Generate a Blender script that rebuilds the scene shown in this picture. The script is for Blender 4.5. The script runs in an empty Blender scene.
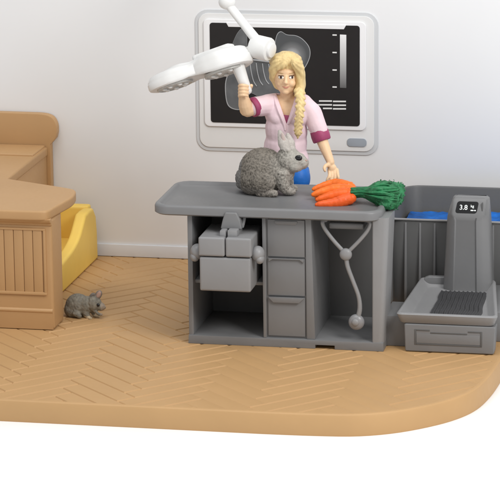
import bpy, bmesh, math, random
from math import sin, cos, tan, pi, radians, sqrt, atan2
from mathutils import Vector, Matrix, noise
from mathutils.bvhtree import BVHTree
random.seed(7)
SC = bpy.context.scene
COL = SC.collection
# ------------------------------------------------------------------ camera (1 unit = 1 cm of the toy)
PITCH, YAW, ROLL = radians(13.8), radians(11.2), radians(0.6)
FPX = 2800.0
F = Vector((-sin(YAW)*cos(PITCH), cos(YAW)*cos(PITCH), -sin(PITCH)))
R0 = F.cross(Vector((0, 0, 1))).normalized(); U0 = R0.cross(F)
RR = R0*cos(ROLL) - U0*sin(ROLL); UU = U0*cos(ROLL) + R0*sin(ROLL)
CAMP = Vector((22.48726, -101.29779, 29.13784))
cam = bpy.data.cameras.new('camera'); co = bpy.data.objects.new('camera', cam); COL.objects.link(co)
cam.sensor_width = 36; cam.lens = FPX/500*36; cam.clip_start = 1; cam.clip_end = 2000
m3 = Matrix((RR, UU, -F)).transposed(); co.matrix_world = Matrix.Translation(CAMP) @ m3.to_4x4()
SC.camera = co
SC.render.resolution_x = SC.render.resolution_y = 1024
# ------------------------------------------------------------------ studio light
W = bpy.data.worlds.new('World'); SC.world = W; W.use_nodes = True
W.node_tree.nodes['Background'].inputs[0].default_value = (.99, .995, 1.0, 1)
W.node_tree.nodes['Background'].inputs[1].default_value = 0.52
SC.view_settings.view_transform = 'Standard'; SC.view_settings.look = 'None'
SC.view_settings.exposure = 0.0; SC.view_settings.gamma = 1
def softbox(name, loc, tgt, size, power, col=(1, 1, 1)):
    l = bpy.data.lights.new(name, 'AREA'); l.shape = 'SQUARE'; l.size = size; l.energy = power; l.color = col
    o = bpy.data.objects.new(name, l); COL.objects.link(o); o.location = loc
    o.rotation_euler = (Vector(tgt)-Vector(loc)).to_track_quat('-Z', 'Y').to_euler(); return o
softbox('softbox_key', (46, -36, 48), (2, 2, 1), 24, 30500, (1, 0.985, 0.96))
softbox('softbox_top', (-6, -24, 80), (0, 2, 2), 50, 26000, (1, 1, 1))

def at(px, py, Y):
    d = F*FPX + RR*(px-250) - UU*(py-250)
    return CAMP + d*((Y-CAMP.y)/d.y)
# ------------------------------------------------------------------ materials
def mat(name, col, rough=0.45, var=0.06, nscale=0.8, bump=0.02, bscale=6.0, spec=0.4, sss=0.0, stretch=None, coat=0, emit=0):
    m = bpy.data.materials.new(name); m.use_nodes = True; nt = m.node_tree; b = nt.nodes['Principled BSDF']
    N = nt.nodes.new; L = nt.links.new
    tc = N('ShaderNodeTexCoord'); mp = N('ShaderNodeMapping'); L(tc.outputs['Object'], mp.inputs[0])
    if stretch: mp.inputs['Scale'].default_value = stretch
    n1 = N('ShaderNodeTexNoise'); n1.inputs['Scale'].default_value = nscale; n1.inputs['Detail'].default_value = 4; L(mp.outputs[0], n1.inputs[0])
    mx = N('ShaderNodeMix'); mx.data_type = 'RGBA'
    mx.inputs[6].default_value = (*[c*(1-var) for c in col], 1); mx.inputs[7].default_value = (*[min(1, c*(1+var)) for c in col], 1)
    mr = N('ShaderNodeMapRange'); mr.inputs[1].default_value = .3; mr.inputs[2].default_value = .7
    L(n1.outputs[0], mr.inputs[0]); L(mr.outputs[0], mx.inputs[0]); L(mx.outputs[2], b.inputs['Base Color'])
    n2 = N('ShaderNodeTexNoise'); n2.inputs['Scale'].default_value = bscale; n2.inputs['Detail'].default_value = 5; L(mp.outputs[0], n2.inputs[0])
    bp = N('ShaderNodeBump'); bp.inputs['Strength'].default_value = bump*5; bp.inputs['Distance'].default_value = 0.05
    L(n2.outputs[0], bp.inputs['Height']); L(bp.outputs[0], b.inputs['Normal'])
    r = N('ShaderNodeMapRange'); r.inputs[3].default_value = rough-.06; r.inputs[4].default_value = rough+.08
    L(n2.outputs[0], r.inputs[0]); L(r.outputs[0], b.inputs['Roughness'])
    b.inputs['Specular IOR Level'].default_value = spec
    if sss: b.inputs['Subsurface Weight'].default_value = sss; b.inputs['Subsurface Radius'].default_value = (.3, .18, .12); b.inputs['Subsurface Scale'].default_value = .3
    if coat: b.inputs['Coat Weight'].default_value = coat
    if emit: b.inputs['Emission Color'].default_value = (*col, 1); b.inputs['Emission Strength'].default_value = emit
    return m
def alpha_mat(name, col, a):
    m = mat(name, col, .5, .1); m.node_tree.nodes['Principled BSDF'].inputs['Alpha'].default_value = a; return m
def vcol_mat(name, rough=.6, bump=.06, bscale=14, stretch=(1, 1, 1), wash=0.0, washcol=(.05, .04, .035)):
    """colour from a painted attribute; wash = dark paint caught in the moulded creases"""
    m = mat(name, (.5, .5, .5), rough, 0, 1, bump, bscale, stretch=stretch, spec=.3); nt = m.node_tree; b = nt.nodes['Principled BSDF']
    a = nt.nodes.new('ShaderNodeAttribute'); a.attribute_name = 'paint'
    nt.links.new(a.outputs['Color'], b.inputs['Base Color']); return m
GREY = mat('grey_plastic', (.185, .186, .19), .42, .05, .6, .012, 8)
GREYD = mat('dark_grey_plastic', (.10, .10, .10), .5, .06, .6, .012, 8)
GREYP = mat('lit_panel_grey', (.25, .25, .255), .4, .05, .6, .012, 8)  # lighter grey: lit look of the counter's right panel put into the colour
GREYL = mat('light_grey_plastic', (.25, .25, .255), .4, .05, .6, .012, 8)
TAN = mat('tan_plastic', (.475, .285, .132), .5, .03, .5, .012, 7)
FLOORM = mat('tan_floor_plastic', (.49, .298, .134), .55, .03, .45, .02, 3.5)
LAMPW = mat('lamp_white', (.76, .76, .75), .38, .03, 1.2, .012, 6)
WHITE = mat('white_plastic', (.80, .80, .79), .35, .02, .6, .01, 5)
WALLM = mat('wall_board', (.785, .79, .80), .7, .015, .15, .004, 2, spec=.2)
SKIRT = mat('wall_skirting', (.68, .695, .725), .6, .02, .3, .004, 3, spec=.2)
GROUND = mat('white_backdrop', (.87, .87, .87), .9, .0, .1, 0, 1, spec=.1)
BEZ1 = mat('monitor_grey', (.76, .76, .755), .5, .02, .3, .004, 3)
BEZ0 = mat('monitor_edge_grey', (.60, .615, .63), .5, .02, .3, .004, 3)
BEZ2 = mat('monitor_white', (.83, .83, .84), .4, .01, .3, .004, 3)
SCREEN = mat('screen_black', (.022, .020, .020), .5, .1, .5, .002, 3, spec=.2)
XR1 = mat('scan_grey', (.125, .13, .135), .5, .3, 1.1, 0, 3, spec=.2)
XR2 = mat('scan_light_grey', (.38, .39, .40), .5, .1, 1.1, 0, 3, spec=.2)
XR3 = mat('scan_mid_grey', (.17, .175, .18), .5, .3, 2.1, 0, 3, spec=.2)
PRINT = mat('print_white', (.75, .75, .74), .5, .02, 1, 0, 3, spec=.2)
DIGIT = mat('lit_digits', (.85, .9, .88), .4, 0, 1, 0, 3, emit=.5)
BLACK = mat('black_gloss', (.012, .012, .013), .2, .1, 1, .0, 3, spec=.5)
SKIN = mat('painted_skin', (.84, .58, .36), .5, .05, 3, .01, 12, sss=.08)
HAIR = mat('blonde_hair', (.75, .57, .275), .5, .14, 2.5, .06, 9, stretch=(3.0, 3.0, .6))
PINK = mat('pale_pink_cloth', (.82, .64, .69), .6, .04, 2, .03, 8)
MAG = mat('magenta_cloth', (.34, .055, .14), .55, .12, 3, .03, 8)
BLUE = mat('blue_trousers', (.015, .15, .55), .5, .12, 2, .03, 8)
BLUEW = mat('blue_basin_water', (.005, .10, .38), .35, .5, 1.2, .06, 3, spec=.5)
ORANGE = mat('carrot_orange', (.84, .17, .018), .42, .13, 3.2, .05, 10, spec=.4)
ORANGE2 = mat('carrot_deep_orange', (.80, .125, .012), .42, .13, 3.2, .05, 10, spec=.4)
REDOR = mat('carrot_red_orange', (.78, .105, .014), .42, .16, 3.2, .05, 10, spec=.4)
GREEN = mat('carrot_top_green', (.022, .17, .065), .45, .5, 4, .1, 14, spec=.4)
STEM = mat('carrot_stem_green', (.014, .15, .055), .4, .3, 4, .06, 14)
YEL = mat('yellow_plastic', (.84, .58, .12), .5, .04, .6, .01, 6)
CREAM = mat('cream_fur', (.62, .50, .26), .6, .1, 4, .05, 10)
EYEW = mat('eye_white', (.80, .76, .70), .35, 0, 1, 0, 1)
BROWN = mat('eye_brown', (.05, .02, .012), .3, 0, 1, 0, 1)
LIP = mat('lip_pink', (.62, .27, .20), .45, .05, 3, 0, 1)
BROW = mat('eyebrow_brown', (.55, .36, .17), .5, .05, 3, 0, 1)
EARP = mat('ear_pink', (.45, .30, .25), .55, .1, 3, 0, 1)
# ------------------------------------------------------------------ object helpers
def link(name, me, m, parent=None, smooth=True, angle=35):
    o = bpy.data.objects.new(name, me); COL.objects.link(o)
    if m and not me.materials: me.materials.append(m)
    if parent: o.parent = parent
    if smooth:
        for p in me.polygons: p.use_smooth = True
        if angle:
            try: me.set_sharp_from_angle(angle=radians(angle))
            except Exception: pass
    return o
def obj(name, bm, m, parent=None, smooth=True, angle=35, recalc=True):
    if recalc: bmesh.ops.recalc_face_normals(bm, faces=bm.faces)
    me = bpy.data.meshes.new(name); bm.to_mesh(me); bm.free()
    return link(name, me, m, parent, smooth, angle)
def tag(o, label, cat, group=None):
    o['label'] = label; o['category'] = cat
    if group: o['group'] = group
    return o
def thing(name, loc, label, cat, group=None):
    o = bpy.data.objects.new(name, None); COL.objects.link(o); o.empty_display_size = .3
    o.location = loc; tag(o, label, cat, group); return o
def settle(root):
    """children were built in world coordinates: keep them there under the moved Empty"""
    inv = Matrix.Translation(-Vector(root.location))
    for c in root.children:
        if not c.get('_s'):
            c.matrix_parent_inverse = inv; c['_s'] = 1
    for c in root.children:
        if '_s' in c: del c['_s']
def bev(bm, geom_edges, w, seg=2):
    if w > 0: bmesh.ops.bevel(bm, geom=geom_edges, offset=w, segments=seg, profile=.6, affect='EDGES', clamp_overlap=True)
def box(bm, x0, x1, y0, y1, z0, z1, b=.05, seg=2, tx=0, ty=0):
    """bevelled box; tx/ty shrink the top"""
    t = bmesh.new()
    vs = [t.verts.new(p) for p in ((x0, y0, z0), (x1, y0, z0), (x1, y1, z0), (x0, y1, z0), (x0+tx, y0+ty, z1), (x1-tx, y0+ty, z1), (x1-tx, y1-ty, z1), (x0+tx, y1-ty, z1))]
    for f in ((0, 3, 2, 1), (4, 5, 6, 7), (0, 1, 5, 4), (1, 2, 6, 5), (2, 3, 7, 6), (3, 0, 4, 7)): t.faces.new([vs[i] for i in f])
    bev(t, list(t.edges), b, seg); merge(bm, t); return bm
def merge(bm, t):
    me = bpy.data.meshes.new('tmp'); t.to_mesh(me); t.free(); bm.from_mesh(me); bpy.data.meshes.remove(me)
def prism(bm, pts, ax, a, b, bw=.05, seg=2, vert_only=False):
    """extrude 2d polygon along axis ax ('x','y','z') from a to b, bevel all edges"""
    t = bmesh.new()
    def mk(p, c): return {'x': (c, p[0], p[1]), 'y': (p[0], c, p[1]), 'z': (p[0], p[1], c)}[ax]
    A = [t.verts.new(mk(p, a)) for p in pts]; B = [t.verts.new(mk(p, b)) for p in pts]
    fa = t.faces.new(A); fb = t.faces.new(B[::-1])
    n = len(pts)
    for i in range(n): t.faces.new((A[i], A[(i+1) % n], B[(i+1) % n], B[i]))
    bmesh.ops.recalc_face_normals(t, faces=t.faces)
    e = list(set(fa.edges) | set(fb.edges)) if vert_only else list(t.edges)
    bev(t, e, bw, seg); merge(bm, t); return bm
def rrect(x0, x1, y0, y1, r, n=6):
    out = []
    if not isinstance(r, (list, tuple)): r = [r]*4
    for (cx, cy, a0, rr) in ((x1-r[0], y0+r[0], -90, r[0]), (x1-r[1], y1-r[1], 0, r[1]), (x0+r[2], y1-r[2], 90, r[2]), (x0+r[3], y0+r[3], 180, r[3])):
        for k in range(n+1):
            a = radians(a0+90*k/n); out.append((cx+rr*cos(a), cy+rr*sin(a)))
    return out
def loft(bm, rings, cap=True):
    t = bmesh.new(); R = [[t.verts.new(p) for p in r] for r in rings]; n = len(R[0])
    for a, b in zip(R, R[1:]):
        for i in range(n): t.faces.new((a[i], a[(i+1) % n], b[(i+1) % n], b[i]))
    if cap: t.faces.new(R[0][::-1]); t.faces.new(R[-1])
    bmesh.ops.recalc_face_normals(t, faces=t.faces); merge(bm, t); return bm
def spline(P, n=6):
    P = [Vector(p) for p in P]; out = []
    for i in range(len(P)-1):
        p0 = P[max(i-1, 0)]; p1 = P[i]; p2 = P[i+1]; p3 = P[min(i+2, len(P)-1)]
        for k in range(n):
            t = k/n; out.append(.5*((2*p1)+(p2-p0)*t+(2*p0-5*p1+4*p2-p3)*t*t+(3*p1-p0-3*p2+p3)*t**3))
    out.append(P[-1]); return out
def tube(bm, pts, rad, n=12, sm=6, flat=1.0, up=None):
    if sm > 1:
        P = spline(pts, sm)
        if isinstance(rad, (list, tuple)):
            R_ = []
            for i in range(len(pts)-1):
                for k in range(sm): R_.append(rad[i]+(rad[i+1]-rad[i])*k/sm)
            R_.append(rad[-1])
        else: R_ = [rad]*len(P)
    else: P = [Vector(p) for p in pts]; R_ = list(rad) if isinstance(rad, (list, tuple)) else [rad]*len(P)
    t0 = (P[1]-P[0]).normalized(); a = Vector(up) if up else (Vector((0, 0, 1)) if abs(t0.z) < .9 else Vector((1, 0, 0)))
    nrm = (a-t0*a.dot(t0)).normalized(); rings = []
    # rounded ends
    for i, p in enumerate(P):
        tg = (P[min(i+1, len(P)-1)]-P[max(i-1, 0)]).normalized()
        nrm = (nrm-tg*nrm.dot(tg)).normalized(); bi = tg.cross(nrm)
        def ring(c, r): return [c+(nrm*cos(2*pi*k/n)*flat+bi*sin(2*pi*k/n))*r for k in range(n)]
        if i == 0:
            for q in (75, 45, 20): rings.append(ring(p-tg*R_[0]*.8*sin(radians(q)), R_[0]*cos(radians(q))))
        rings.append(ring(p, R_[i]))
        if i == len(P)-1:
            for q in (20, 45, 75): rings.append(ring(p+tg*R_[-1]*.8*sin(radians(q)), R_[-1]*cos(radians(q))))
    return loft(bm, rings)
def ell(bm, c, r, rot=None, seg=20):
    t = bmesh.new(); bmesh.ops.create_uvsphere(t, u_segments=seg, v_segments=max(8, seg*2//3), radius=1)
    M = Matrix.Translation(Vector(c)) @ (rot.to_4x4() if rot else Matrix()) @ Matrix.Diagonal((*([r]*3 if not hasattr(r, '__len__') else r), 1))
    bmesh.ops.transform(t, matrix=M, verts=t.verts); merge(bm, t); return bm
def rotm(ax, deg): return Matrix.Rotation(radians(deg), 3, ax)
def organic(parts, voxel=.05, smooth=3, fac=.6):
    """parts: ('e',c,r[,rot]) ellipsoids and ('c',points,radii) tapering limbs, fused to one continuous skin"""
    bm = bmesh.new()
    for p in parts:
        if p[0] == 'e': ell(bm, p[1], p[2], p[3] if len(p) > 3 else None)
        else: tube(bm, p[1], p[2], 14, 4)
    bmesh.ops.recalc_face_normals(bm, faces=bm.faces)
    me = bpy.data.meshes.new('o'); bm.to_mesh(me); bm.free()
    o = bpy.data.objects.new('o', me); COL.objects.link(o)
    r = o.modifiers.new('r', 'REMESH'); r.mode = 'VOXEL'; r.voxel_size = voxel
    s = o.modifiers.new('s', 'SMOOTH'); s.factor = fac; s.iterations = smooth
    dg = bpy.context.evaluated_depsgraph_get(); out = bpy.data.meshes.new_from_object(o.evaluated_get(dg))
    bpy.data.objects.remove(o); bpy.data.meshes.remove(me); return out
def displace(me, fn):
    nr = [v.normal.copy() for v in me.vertices]
    for v, n in zip(me.vertices, nr): v.co = v.co + n*fn(v.co, n)
    me.update()
def paint(me, fn):
    a = me.color_attributes.new('paint', 'FLOAT_COLOR', 'POINT')
    for i, v in enumerate(me.vertices):
        c = fn(v.co, v.normal); a.data[i].color = (*c, 1)
def bvh(me): return BVHTree.FromPolygons([v.co for v in me.vertices], [tuple(p.vertices) for p in me.polygons])
def on_surface(tree, px, py):
    """point where the modelled surface lies, seen through this spot, and its normal"""
    d = (F*FPX + RR*(px-250) - UU*(py-250)).normalized(); h = tree.ray_cast(CAMP, d); return h[0], h[1]
def lerp3(a, b, t): return tuple(x+(y-x)*t for x, y in zip(a, b))
def cutsheet(name, pts, y, m, parent, th=.012):
    """flat printed shape on the wall plane: a thin raised polygon"""
    t = bmesh.new(); prism(t, [(p[0], p[1]) for p in pts], 'y', y, y-th, 0); return obj(name, t, m, parent, False)

# ================================================================== SETTING
g = bmesh.new(); box(g, -400, 400, -300, 500, -3, -.8, 0); o = obj('ground', g, GROUND, None, False); o['kind'] = 'structure'
# ---- moulded herringbone floor slab
Wp, Lp = .76, 3.42
def plank_edge(u, v):
    """on a plank outline? (herringbone in the 45 degree frame)"""
    e = 1e-3
    for n in range(-7, 8):
        k = math.floor((v+n*Lp)/Wp+1e-6)
        for kk in (k, k-1):
            uu = u-(kk*Wp+n*Lp); vv = v-(kk*Wp-n*Lp)
            if -e <= uu <= Lp+e and -e <= vv <= Wp+e:
                if abs(uu) < e or abs(uu-Lp) < e or abs(vv) < e or abs(vv-Wp) < e: return True
                return False
    k = None
    for n in range(-7, 8):
        k = math.floor((u-(n+1)*Lp)/Wp+1e-6)
        for kk in (k, k-1):
            uu = u-(kk*Wp+(n+1)*Lp); vv = v-(kk*Wp+Wp-Lp-n*Lp)
            if -e <= uu <= Wp+e and -e <= vv <= Lp+e:
                if abs(uu) < e or abs(uu-Wp) < e or abs(vv) < e or abs(vv-Lp) < e: return True
                return False
    return False
outl = [(-17, 13.6), (-17, -8.4), (-5, -8.4)]
outl += [tuple(p) for p in spline([(4.5, -8.4, 0), (6.4, -8.33, 0), (7.9, -8.12, 0), (9.2, -7.48, 0), (10.4, -6.4, 0), (11.15, -5.35, 0), (11.58, -4.3, 0), (11.82, -3.1, 0), (11.97, -1.8, 0), (12.08, 0, 0), (12.16, 2, 0), (12.22, 4, 0)], 4)]
outl = [p[:2] for p in outl] + [(12.42, 13.6)]
def inset(poly, d):
    n = len(poly); out = []
    for i in range(n):
        p = Vector(poly[i]); a = (p-Vector(poly[i-1])).normalized(); b = (Vector(poly[(i+1) % n])-p).normalized()
        na = Vector((-a.y, a.x)); nb = Vector((-b.y, b.x)); m_ = (na+nb).normalized(); out.append(p+m_*(d/max(.3, m_.dot(na))))
    return [tuple(p) for p in out]
fl = bmesh.new()
q = sqrt(.5); offx, offy = -0.37, -2.0
gh, gd = .046, .050
ga, gad = .072, .092
lines = []; linesv = []
for i in range(-74, 75):
    b = i*.38; lines += [b-gh, b, b+gh]; linesv += [b-ga, b, b+ga]
lines = [l for l in lines if -27 < l < 27]; linesv = [l for l in linesv if -27 < l < 27]
vg = {}
import itertools
def uv2xy(u, v): return ((u-v)*q+offx, (u+v)*q+offy)
for iu, u in enumerate(lines):
    for iv, v in enumerate(linesv):
        x, y = uv2xy(u, v)
        if x < -15.5 or x > 13.2 or y < -9.6 or y > 14.6: continue
        mu = iu % 3; mv = iv % 3; dep = 0
        # lines list starts at an arbitrary phase, so test nearness to a multiple of .48 directly
        au = abs(u/.38-round(u/.38)) < 1e-4; av = abs(v/.38-round(v/.38)) < 1e-4
        if (au or av) and x < 12.4 and plank_edge(u, v):
            dep = -gd
            onA = av and (not au or plank_edge(u+.03, v) and plank_edge(u-.03, v))
            if not onA: dep = -gd*max(.28, min(1, 1-(x+1.5)/4.5))   # shallower towards the right: the joints' fading shade is put into the shape
            else: dep = -gad
        vg[iu, iv] = fl.verts.new((x, y, dep))
for (iu, iv), a in vg.items():
    b = vg.get((iu+1, iv)); c = vg.get((iu+1, iv+1)); d = vg.get((iu, iv+1))
    if b and c and d: fl.faces.new((a, b, c, d))
poly = inset(outl, .14)
# keep what lies inside the rounded outline
for i in range(1, len(poly)-0):
    p = Vector((*poly[i], 0)); p2 = Vector((*poly[(i+1) % len(poly)], 0)); d = (p2-p).normalized()
    nrm = Vector((d.y, -d.x, 0))
    if i == len(poly)-1 or p.x < -16 and p2.x < -16: continue
    bmesh.ops.bisect_plane(fl, geom=list(fl.verts)+list(fl.edges)+list(fl.faces), plane_co=p, plane_no=nrm, clear_outer=True, dist=1e-5)
bmesh.ops.bisect_plane(fl, geom=list(fl.verts)+list(fl.edges)+list(fl.faces), plane_co=(0, 13.3, 0), plane_no=(0, 1, 0), clear_outer=True)
# rim of the slab: rounded lip then drafted side, open towards the grooved top
prof = [(.14, 0), (.07, -.012), (.025, -.05), (0, -.12), (-.06, -.72), (-.04, -.8)]
rings = [[fl.verts.new((*p, z)) for p in inset(outl, d)] for d, z in prof]
n = len(outl)
for a, b in zip(rings, rings[1:]):
    for i in range(n): fl.faces.new((a[i], a[(i+1) % n], b[(i+1) % n], b[i]))
bmesh.ops.recalc_face_normals(fl, faces=fl.faces)
for f in fl.faces:
    if f.normal.z < -.5: f.normal_flip()
o = obj('floor', fl, FLOORM, None, True, 20, recalc=False); o['kind'] = 'structure'
# ---- wall board with skirting
wl = thing('wall', (0, 13.3, 0), 'smooth pale grey display wall standing behind the furniture', 'wall')
b = bmesh.new(); box(b, -20, 20, 13.1, 13.5, -.75, 17, .03); obj('board', b, WALLM, wl)
b = bmesh.new(); box(b, -19, 19, 13.0, 13.1, 0.02, .55, .02); obj('skirting', b, SKIRT, wl)
settle(wl)

# ================================================================== MONITOR ON THE WALL
YW = 13.1
def wp(px, py): p = at(px, py, YW); return (p.x, p.z)
def plate(name, px0, py0, px1, py1, dy, depth, r, m, parent, y0=None, bw=.05):
    a = wp(px0, (py0)); c = wp(px1, py1)
    bm = bmesh.new(); yy = YW if y0 is None else y0
    prism(bm, rrect(min(a[0], c[0]), max(a[0], c[0]), min(a[1], c[1]), max(a[1], c[1]), r), 'y', yy, yy-depth, bw, 3, True)
    return obj(name, bm, m, parent)
mon = thing('monitor', (1.5, YW, 4.8), 'large wall monitor in a pale grey frame showing a dark animal x-ray image', 'monitor')
fr = plate('outer_frame', 195, 9, 378.5, 155.5, 0, .05, .55, BEZ0, mon, None, .02)
plate('frame_face', 198.5, 12.5, 374.5, 151.5, 0, .05, .42, BEZ1, mon, YW-.05)
plate('bezel', 204, 18, 366.5, 130, 0, .08, .22, BEZ2, mon, YW-.10)
sa, sb_ = wp(210.5, 20.5), wp(360.5, 125.5)
bm = bmesh.new()
x0, z1 = sa; x1, z0 = sb_; z1 -= .06
pts = rrect(x0, x1, z0, z1, .12, 4)
# moulded notch along the top edge of the screen
ztop = z1
pts = [(p[0], p[1]) for p in pts]
prism(bm, pts, 'y', YW-.18, YW-.20, 0); scr = obj('screen', bm, SCREEN, mon, False)
b = bmesh.new(); pa = wp(227, 20); pb = wp(347, 24)
prism(b, [(pa[0], ztop+.02), (pa[0]+.1, ztop-.16), (pb[0]-.1, ztop-.16), (pb[0], ztop+.02)], 'y', YW-.16, YW-.22, .01, 1); obj('bezel_lip', b, BEZ2, mon)
plate('power_button', 347.5, 137.5, 367, 146.5, 0, .04, .15, mat('button_grey', (.31, .34, .38), .5), mon, YW-.10, .02)
YS = YW-.20
def scan(pp, m, name, d=.01, dd=0): return cutsheet(name, [(at(a, c, YS).x, at(a, c, YS).z) for a, c in pp], YS-dd, m, scr, d)
def smoothpoly(pp, n=5):
    P = [Vector((*p, 0)) for p in pp]; out = []; N_ = len(P)
    for i in range(N_):
        p0, p1, p2, p3 = P[i-1], P[i], P[(i+1) % N_], P[(i+2) % N_]
        for k in range(n):
            t = k/n; v = .5*((2*p1)+(p2-p0)*t+(2*p0-5*p1+4*p2-p3)*t*t+(3*p1-p0-3*p2+p3)*t**3); out.append((v.x, v.y))
    return out
def outline_of(pp, d=.9):
    c = (sum(p[0] for p in pp)/len(pp), sum(p[1] for p in pp)/len(pp))
    return [(c[0]+(p[0]-c[0])*(1+d/22), c[1]+(p[1]-c[1])*(1+d/22)) for p in pp]
ear_ = smoothpoly([(231, 52), (233, 43), (237, 34), (241.5, 29), (246, 30), (247, 42), (246, 56), (238, 58)])
scan(outline_of(ear_, .5), XR2, 'scan_outline', .008); scan(ear_, XR1, 'scan_body', .012)
body = smoothpoly([(231, 62), (240, 60), (254, 60), (270, 62), (285, 66), (286, 84), (284, 92), (275, 98.5), (262, 98), (252, 93), (247, 95), (245.5, 104), (240, 109), (231, 107), (227, 100), (226, 84), (229, 72)])
scan(outline_of(body, .75), XR2, 'scan_outline', .008); scan(body, XR1, 'scan_body', .012)
head = smoothpoly([(276, 58), (275, 48), (277, 36), (281, 32), (287, 35), (296, 36), (303, 40), (309, 48), (309, 58), (302, 70), (290, 74), (280, 68)])
scan(outline_of(head, .8), XR2, 'scan_outline', .008); scan(head, XR3, 'scan_head', .012)
XRH = XR3; nt = XRH.node_tree; gt = nt.nodes.new('ShaderNodeTexGradient'); gt.gradient_type = 'SPHERICAL'; tc = nt.nodes.new('ShaderNodeTexCoord'); mp = nt.nodes.new('ShaderNodeMapping')
mp.inputs['Location'].default_value = (-1.0, 0, -1.05); mp.inputs['Scale'].default_value = (2.0, 0, 2.4); nt.links.new(tc.outputs['Generated'], mp.inputs[0]); nt.links.new(mp.outputs[0], gt.inputs[0])
rp = nt.nodes.new('ShaderNodeValToRGB'); nt.links.new(gt.outputs[1], rp.inputs[0]); nt.links.new(rp.outputs[0], nt.nodes['Principled BSDF'].inputs['Base Color'])
rp.color_ramp.elements[0].color = (.09, .095, .10, 1); rp.color_ramp.elements[0].position = .15; rp.color_ramp.elements[1].color = (.48, .49, .5, 1); rp.color_ramp.elements[1].position = .8
e = rp.color_ramp.elements.new(.5); e.color = (.2, .205, .21, 1)
scan(smoothpoly([(287, 60), (291, 55), (298, 56), (300, 61), (294, 65)]), XR1, 'skull_shadow', .015)
for k in range(5):
    x = 250+k*6.2
    b = bmesh.new(); tube(b, [at(x, 63+k*.4, YS-.02), at(x+1.2, 72, YS-.02), at(x+3.5, 81-k*.5, YS-.02), at(x+6.5, 86-k, YS-.02)], .022, 6, 4); obj('rib_mark', b, XR2, scr)
b = bmesh.new(); tube(b, [at(246, 59, YS-.02), at(262, 61, YS-.02), at(284, 64, YS-.02)], .035, 6, 4); obj('spine_mark', b, XR2, scr)
# grey scale bar with ticks, and the printed lines
gm = mat('scale_gradient', (.5, .5, .5), .5, 0, 1, 0, 1, spec=.2)
nt = gm.node_tree; tc = nt.nodes.new('ShaderNodeTexCoord'); sx = nt.nodes.new('ShaderNodeSeparateXYZ'); rp = nt.nodes.new('ShaderNodeValToRGB')
nt.links.new(tc.outputs['Generated'], sx.inputs[0]); nt.links.new(sx.outputs[2], rp.inputs[0]); nt.links.new(rp.outputs[0], nt.nodes['Principled BSDF'].inputs['Base Color'])
rp.color_ramp.elements[0].color = (.12, .12, .12, 1); rp.color_ramp.elements[1].color = (.85, .85, .85, 1)
scan([(340, 34.5), (346.3, 34.8), (346.3, 88), (340, 87.7)], gm, 'grey_scale_bar', .014)
for py in (35, 52.5, 70, 87): scan([(332.5, py-.7), (336.8, py-.6), (336.8, py+.7), (332.5, py+.6)], PRINT, 'tick_mark')
for (a, c, y) in ((319, 332, 101), (333, 346, 101.4), (315.5, 332, 104.8), (333, 346, 105.2), (323, 332, 108.4), (333, 346, 108.8)):
    scan([(a, y-.75), (c, y-.7), (c, y+.75), (a, y+.7)], PRINT, 'printed_line')
settle(mon)

# ================================================================== EXAMINATION COUNTER
ct = thing('examination_counter', (3.7, 1.9, 0), 'long grey examination counter with open shelves, drawers and a rimmed top', 'counter')
# tabletop: rounded slab with a raised rim
b = bmesh.new()
def rr3(i, z, r): return [(x, y, z) for x, y in rrect(-1.3+i, 7.46-i, -.32+i, 4.15-i, max(.08, r-i*.5), 7)]
loft(b, [rr3(.08, 5.08, .6), rr3(.0, 5.14, .6), rr3(0, 5.38, .6), rr3(.03, 5.45, .6), rr3(.09, 5.48, .6), rr3(.17, 5.475, .6), rr3(.24, 5.43, .6), rr3(.3, 5.37, .6)], False)
t = bmesh.new()
f = t.faces.new([t.verts.new(p) for p in rr3(.3, 5.37, .6)]); merge(b, t)
t = bmesh.new(); t.faces.new([t.verts.new(p) for p in rr3(.08, 5.08, .6)]); merge(b, t)
bmesh.ops.remove_doubles(b, verts=b.verts, dist=.0005)
obj('tabletop', b, GREY, ct, True, 50)
b = bmesh.new(); prism(b, [(0, .02), (.14, .02), (.2, .4), (.2, 5.08), (.0, 5.08)], 'y', 0, 3.8, .05); obj('side_panel', b, GREY, ct)
b = bmesh.new(); loft(b, [[(x, y, z) for x, y in rrect(7.12, 7.54+.20*(z/5), -.03, 1.7, [.2, .1, .03, .06], 5)] for z in (.03, 1, 2, 3, 4, 5.2)]); obj('side_panel', b, GREYP, ct, True, 40)
b = bmesh.new(); box(b, .15, 7.2, 3.6, 3.78, .0, 5.08, .03); obj('back_panel', b, GREYD, ct)
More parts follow.
